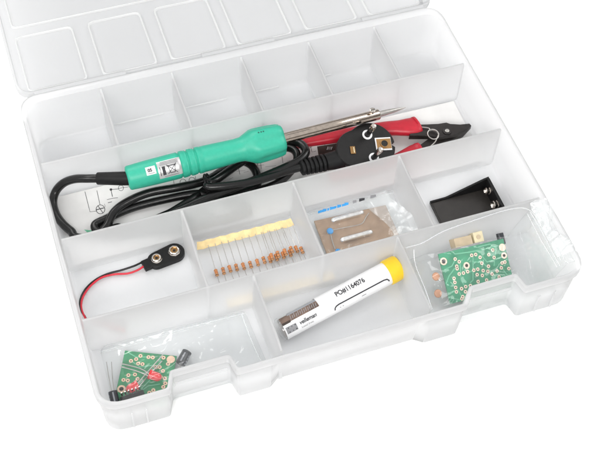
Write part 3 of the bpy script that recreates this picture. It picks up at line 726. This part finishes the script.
for zx, zy in [(188, 68), (218, 88), (200, 122), (203, 140), (312, 40), (342, 34), (375, 55), (388, 99), (440, 35), (438, 122), (98, 168), (116, 228), (120, 262), (128, 296), (131, 328), (180, 213), (186, 243), (192, 281), (197, 314), (218, 180), (250, 173), (282, 162), (328, 152), (358, 144), (398, 155), (433, 160), (353, 185), (392, 191), (360, 237), (236, 290), (267, 275), (302, 268), (265, 313), (245, 350), (238, 366), (136, 393), (424, 226)]:
    sm.append((430 + zx / 7.5, 250 + zy / 7.5))
for zx, zy in [(66, 303), (105, 294), (151, 323), (166, 381), (277, 250), (249, 296), (290, 325), (236, 412), (85, 435), (128, 435), (470, 288), (463, 353), (398, 371), (370, 380), (362, 428), (437, 436), (180, 445)]:
    sm.append((465 + zx / 10, 225 + zy / 10))
for q in [(488, 268), (492, 274), (497, 271), (482, 277), (501, 266), (506, 262), (499, 277)]: sm.append(q)
pads = []
for px, py, r, h in big:
    x, y = p2(px, py, a_, u_, v_, nn); x = min(max(x, 2.6), Wp - 2.6); y = max(y, 2.6); pads.append((x, y, r, h))
seen = []
for px, py in sm:
    x, y = p2(px, py, a_, u_, v_, nn)
    if .9 < x < Wp - .9 and .9 < y < Hp - 1 and all((x - a) ** 2 + (y - b_) ** 2 > 2.6 for a, b_ in seen): seen.append((x, y)); pads.append((x, y, 1.38, .5))
trs = []
def TR_(pts, w=.9): trs.append(([p2(a, b_, a_, u_, v_, nn) for a, b_ in pts], w))
TR_([(444, 270), (452, 266), (456, 258)]); TR_([(446, 284), (449, 276), (455, 268)]); TR_([(460, 262), (461, 280), (465, 287), (472, 284)]); TR_([(473, 256), (473, 280), (470, 283)])
TR_([(473, 262), (482, 262), (488, 268), (495, 276)]); TR_([(478, 247), (490, 244), (496, 250), (494, 266)]); TR_([(452, 292), (458, 290), (462, 297)]); TR_([(448, 297), (460, 300)])
TR_([(497, 246), (485, 249), (470, 252), (455, 254)]); TR_([(500, 265), (507, 275)]); TR_([(482, 256), (487, 262), (500, 258)]); TR_([(464, 270), (470, 272), (476, 268)])
pcb_mesh(Wp, Hp, pcb_r, pads, trs, a_, u_, v_, nn, wpad=pad_w).build('board', PB)
RB = Matrix((u_, v_, nn)).transposed()
def under(px, py, depth, size, mat, name):
    q = on_plane(px, py, a_ - nn * depth, nn); m = MB(); m.box(q, size, mat, RB); return m, q
m, q = under(461, 242, 6, (15, 7, 8), beige, ''); m.build('relay', PB)
m, q = under(476, 237.5, 6, (8, 8, 8), cream, ''); m.cyl(q + nn * 4, q + nn * 4.4, 1.8, beige, 14); m.build('terminal', PB)
q = on_plane(501, 239.5, a_ - nn * 5, nn); m = MB(); m.cyl(q - v_ * 5, q + v_ * 4, 2.9, capm, 20, .5); m.build('electrolytic_capacitor', PB)
for px, py in ((436, 276.5), (438, 293.5)):
    q = on_plane(px, py, a_ - nn * 3, nn); m = MB(); m.lathe(q, nn, [(-1.3, 1.4), (-.8, 2.8), (0, 3.2), (.8, 2.8), (1.3, 1.4)], ceramic, 20); dc = m.build('disc_capacitor', PB)
    m = MB(); m.tube([q + V((1, -3, 0)), q + V((3, -4.5, -1)), q + u_ * 9 + V((0, -3, 0))], .35, wire_m, 6, 4); m.build('lead', dc)
def zr(u, v, p):
    over = max(0, (u - .80) / .20)                                   # the open end rides up over the right wall
    base = 2.6 + 43.5 * min(1, over * 1.35) ** .8
    return (base, max(base + 1.2, 31 - 8 * u - 14 * (1 - v)))
BG = bag('zip_bag', 'clear zip bag holding the larger circuit board, mouth over the right wall', [(244, 10), (353.5, 10), (353.5, 66), (244, 67)], zr, bagfilm, nx=110, ny=56, wr=1.15, seed=9)
m = MB()
for dx in (0, 2.4, 6): m.tube([(341 + dx, y, 40.5 + dx * .7 + .8 * sin(y * .12 + dx)) for y in range(12, 66, 5)], .4, seam, 8, 3)
m.build('zip_strip', BG)
m = MB(); m.tube([(246, 14, 26), (246, 30, 31), (246.5, 50, 33), (250, 62, 34)], .35, seam, 8, 6); m.build('seam', BG)
m = MB(); m.tube([(245, 66, 33), (258, 65, 35), (275, 67, 40), (300, 67.5, 43), (325, 67, 46), (338, 64, 47), (343, 56, 46.5), (344, 36, 46), (344, 14, 46)], .35, seam, 8, 6); m.build('seam', BG)
# the loose mouth of the bag lies crumpled over the rim
m = MB(); nx, ny = 26, 60; vs = []
for layer in (0, 1):
    for j in range(ny + 1):
        for i in range(nx + 1):
            u, v = i / nx, j / ny; x = 343 + 21.0 * u * (.75 + .25 * sin(v * 7 + 1)); y = 16 + 49 * v + 2 * u
            w = noise.noise(V((x * .06, y * .13, 5))) * 3.5 + abs(noise.noise(V((x * .05, y * .16, 9)))) * 5
            z = 46.3 + 2.0 * sin(pi * min(1, u * 1.3)) + w - 5.0 * max(0, u - .7) / .3
            vs.append((x, y, max(z, 45.6 - 9 * max(0, u - .72)) + (.25 if layer else 0)))
K = (nx + 1) * (ny + 1); fs = []
for j in range(ny):
    for i in range(nx):
        a = j * (nx + 1) + i; fs += [(a + 1, a, a + nx + 1, a + nx + 2), (K + a, K + a + 1, K + a + nx + 2, K + a + nx + 1)]
m.add(vs, fs, mouthfilm); m.build('bag_mouth', BG, sharp=180, fix=False)

# ------------------------------------------------------------------ left compartment: small board, LEDs, capacitors in a bag
O2 = at(125, 350.5, 5.2); U2 = at(176.8, 356, 5.2) - O2; W2 = U2.length; U2.normalize(); Z2 = V((0, 0, 1)); V2 = at(116.5, 398, 5.2) - O2; V2 = V2 - U2 * V2.dot(U2); V2.normalize(); H2 = 40
pp2 = [(zx / 10 + 105, zy / 10 + 340) for zx, zy in [(325, 125), (355, 160), (435, 172), (478, 176), (312, 192), (260, 210), (332, 236), (375, 242), (550, 140), (585, 178), (508, 270), (547, 272), (234, 352), (300, 346), (185, 400), (228, 406), (325, 390), (540, 370), (598, 385)]]
pp2 += [(110 + zx / 7.5, 365 + zy / 7.5) for zx, zy in [(345, 18), (410, 100), (415, 138), (400, 165), (325, 190), (295, 208), (225, 205), (380, 90)]] + [(168, 364), (163, 371)]
pads = []
for px, py in pp2:
    x, y = p2(px, py, O2, U2, V2, Z2)
    if 1.4 < x < W2 - 1.4 and 1.4 < y < H2 - 1: pads.append((x, y, 1.45, .5))
x, y = p2(171, 358.5, O2, U2, V2, Z2); pads.append((min(x, W2 - 3.2), max(y, 3.3), 3.0, 0))
x, y = p2(121, 389, O2, U2, V2, Z2); pads.append((max(x, 3.4), y, 3.0, 1.6))
trs = []
def TQ(pts, w=.8): trs.append(([p2(a, b_, O2, U2, V2, Z2) for a, b_ in pts], w))
TQ([(129, 353), (136, 357), (150, 357)]); TQ([(131, 361), (140, 367), (155, 365)]); TQ([(128, 375), (136, 375)]); TQ([(160, 356), (160, 372)]); TQ([(140, 392), (148, 386), (160, 384)]); TQ([(142, 396), (142, 388), (150, 380)])
PL = thing('circuit_board', 'smaller green circuit board under the red LEDs in the front left compartment', 'circuit board', tuple(O2 + U2 * 20 + V2 * 20))
pcb_mesh(W2, H2, pcb, pads, trs, O2, U2, V2, Z2).build('board', PL)
def led(c, d, lead_pts, label):
    L_ = thing('led', label, 'LED', tuple(c), 'red LEDs on the small board'); d = V(d).normalized()
    m = MB(); m.lathe(c - d * 3.4, d, [(0, 3.7), (1.2, 3.7), (1.25, 3.2), (6.0, 3.2), (7.3, 2.8), (8.3, 2.0), (8.9, 1.1), (9.0, .1)], led_m, 28); m.build('lens', L_)
    for ln in lead_pts: m = MB(); m.tube(ln, .45, wire_m, 8, 4); m.build('lead', L_)
q = at(154, 375.8, 11); led(q, at(160, 378, 10.2) - at(149, 374, 11), ([at(150, 374.5, 11), at(140, 368.5, 10), at(122, 363.8, 9)], [at(149.5, 376.5, 11), at(138, 371.5, 10), at(121, 366.8, 9)]), 'red LED nearest the middle of the small board, its leads pointing left')
q = at(133.5, 387, 11); led(q, at(125, 391, 10.4) - at(138, 384, 11), ([at(137, 384, 11), at(148, 371.5, 10.5), at(163, 354.5, 9.5)], [at(139, 386.5, 10), at(149, 375, 8), at(162, 361, 7)]), 'red LED at the left corner of the small board, its leads pointing up right')
def ecap(p, q, r, leads, label):
    E_ = thing('electrolytic_capacitor', label, 'capacitor', tuple((p + q) / 2 - V((0, 0, r)))); d = (q - p).normalized(); L = (q - p).length
    m = MB(); m.lathe(p, d, [(0, r - .8), (.3, r - .1), (1.2, r), (1.7, r - .35), (2.2, r), (L - .3, r), (L, r - .5)], capm, 28)
    a, b_ = frame(d)
    m.patch(2.5, -.16, L - 1, .16, lambda u, v: p + d * u + (a * cos(v) + b_ * sin(v)) * (r + .05), capmark, 2, 5)
    for k in range(4): m.patch(3 + k * 2.2, 1.0, 4.1 + k * 2.2, 1.9, lambda u, v: p + d * u + (a * cos(v) - b_ * sin(v)) * (r + .05), capmark, 1, 4)
    m.cyl(p - d * .05, p + d * .2, r - 1, steel, 18)
    m.build('can', E_)
    for ln in leads: m = MB(); m.tube(ln, .3, wire_m, 6, 4); m.build('lead', E_)
ecap(at(187.3, 351.3, 8), at(180.5, 364, 7), 3.6, ([at(180, 365, 7), at(177, 370, 6.5), at(172, 379, 7)], [at(181.5, 365.5, 7), at(179, 371, 6), at(176, 379, 6)]), 'small black capacitor lying beside the pale corner pad of the small board')
ecap(at(116, 406.5, 9), at(112.5, 391, 13), 3.2, ([at(111.5, 391, 13), at(109, 378, 10), at(106.5, 362, 6)], [at(114, 390.5, 13), at(112.5, 378, 10), at(111.5, 362, 6)]), 'small black capacitor standing at the front left corner of the box')
CH = thing('chip', 'black chip with bright metal legs at the front edge of the small board', 'chip', tuple(at(131, 399, 6)))
d = (at(146, 393, 9) - at(120, 402, 9)).normalized(); s = V((-d.y, d.x, 0)); q = at(133, 398.5, 9.5); RC = Matrix((d, s, V((0, 0, 1)))).transposed()
m = MB(); m.box(q, (17, 6.4, 3.4), blackp, RC); m.build('body', CH)
for k in range(6):
    for sd in (-1, 1):
        c = q + d * (-6.4 + k * 2.54) + s * sd * 3.2; m = MB(); m.tube([c, c + s * sd * 1.0, c + s * sd * 1.6 + V((0, 0, 4.6))], (lambda t: (.35, .6)), chrome, 6, 2); m.build('pin', CH)
bag('parts_bag', 'clear shiny bag of small parts in the front left compartment', [(11, 14), (124, 13), (121, 65), (12, 66)],
    lambda u, v, p: (2.3, 15 - 8 * max(0, (u - .45)) / .55 + 14 * max(0, v - .72) / .28), bagfilm, nx=100, ny=50, wr=.85, seed=21,
    seams=([(0, 1, 4), (.3, 1, 5), (.7, 1, 5), (1, 1, 4)], [(.97, 0, 3), (.96, .5, 4), (.97, 1, 4)]))

# ------------------------------------------------------------------ light
w = bpy.data.worlds.new('World'); sc.world = w; w.use_nodes = True
bgn = w.node_tree.nodes['Background']; bgn.inputs[1].default_value = .85
wt = w.node_tree; tcw = wt.nodes.new('ShaderNodeTexCoord'); sx_ = wt.nodes.new('ShaderNodeSeparateXYZ'); rw_ = wt.nodes.new('ShaderNodeValToRGB')   # made-up studio surroundings, shaped for metal reflections: dim low down, bright overhead
wt.links.new(tcw.outputs['Generated'], sx_.inputs[0]); wt.links.new(sx_.outputs['Z'], rw_.inputs[0]); wt.links.new(rw_.outputs[0], bgn.inputs[0])
rw_.color_ramp.elements[0].position = .30; rw_.color_ramp.elements[0].color = (.17, .15, .135, 1)
rw_.color_ramp.elements[1].position = .62; rw_.color_ramp.elements[1].color = (1.0, 1.0, 1.0, 1)
def area(name, loc, target, sx, sy, power, col=(1, 1, 1)):
    l = bpy.data.lights.new(name, 'AREA'); l.shape = 'RECTANGLE'; l.size = sx; l.size_y = sy; l.energy = power; l.color = col
    o = bpy.data.objects.new(name, l); COL.objects.link(o); o.location = loc
    o.rotation_euler = (V(target) - V(loc)).to_track_quat('-Z', 'Y').to_euler(); return o
area('softbox_front', (-.35, -1.25, 1.45), (.18, .14, 0), 1.3, .55, 28, (1, .985, .965))
area('softbox_back', (-.25, 1.25, 1.3), (.18, .14, 0), 1.1, .5, 8, (1, .985, .96))
area('softbox_left', (-1.1, -.1, 1.1), (.18, .14, 0), .7, .8, 8)
area('softbox_right', (1.4, .2, 1.1), (.18, .14, 0), .7, .8, 8)
# ------------------------------------------------------------------ camera
cd = bpy.data.cameras.new('camera'); cam = bpy.data.objects.new('camera', cd); COL.objects.link(cam)
cd.sensor_width = 36; cd.lens = 36 * F / 600; cd.clip_start = .01; cd.clip_end = 60
M4 = RM.to_4x4(); M4.translation = CAM * S; cam.matrix_world = M4
sc.camera = cam
sc.view_settings.view_transform = 'Standard'; sc.view_settings.look = 'None'; sc.view_settings.exposure = 0; sc.view_settings.gamma = 1
sc.render.engine = 'CYCLES'
c = sc.cycles; c.max_bounces = 16; c.transmission_bounces = 14; c.transparent_max_bounces = 24; c.diffuse_bounces = 5; c.glossy_bounces = 5
c.use_denoising = True; c.caustics_refractive = True; c.sample_clamp_indirect = 6
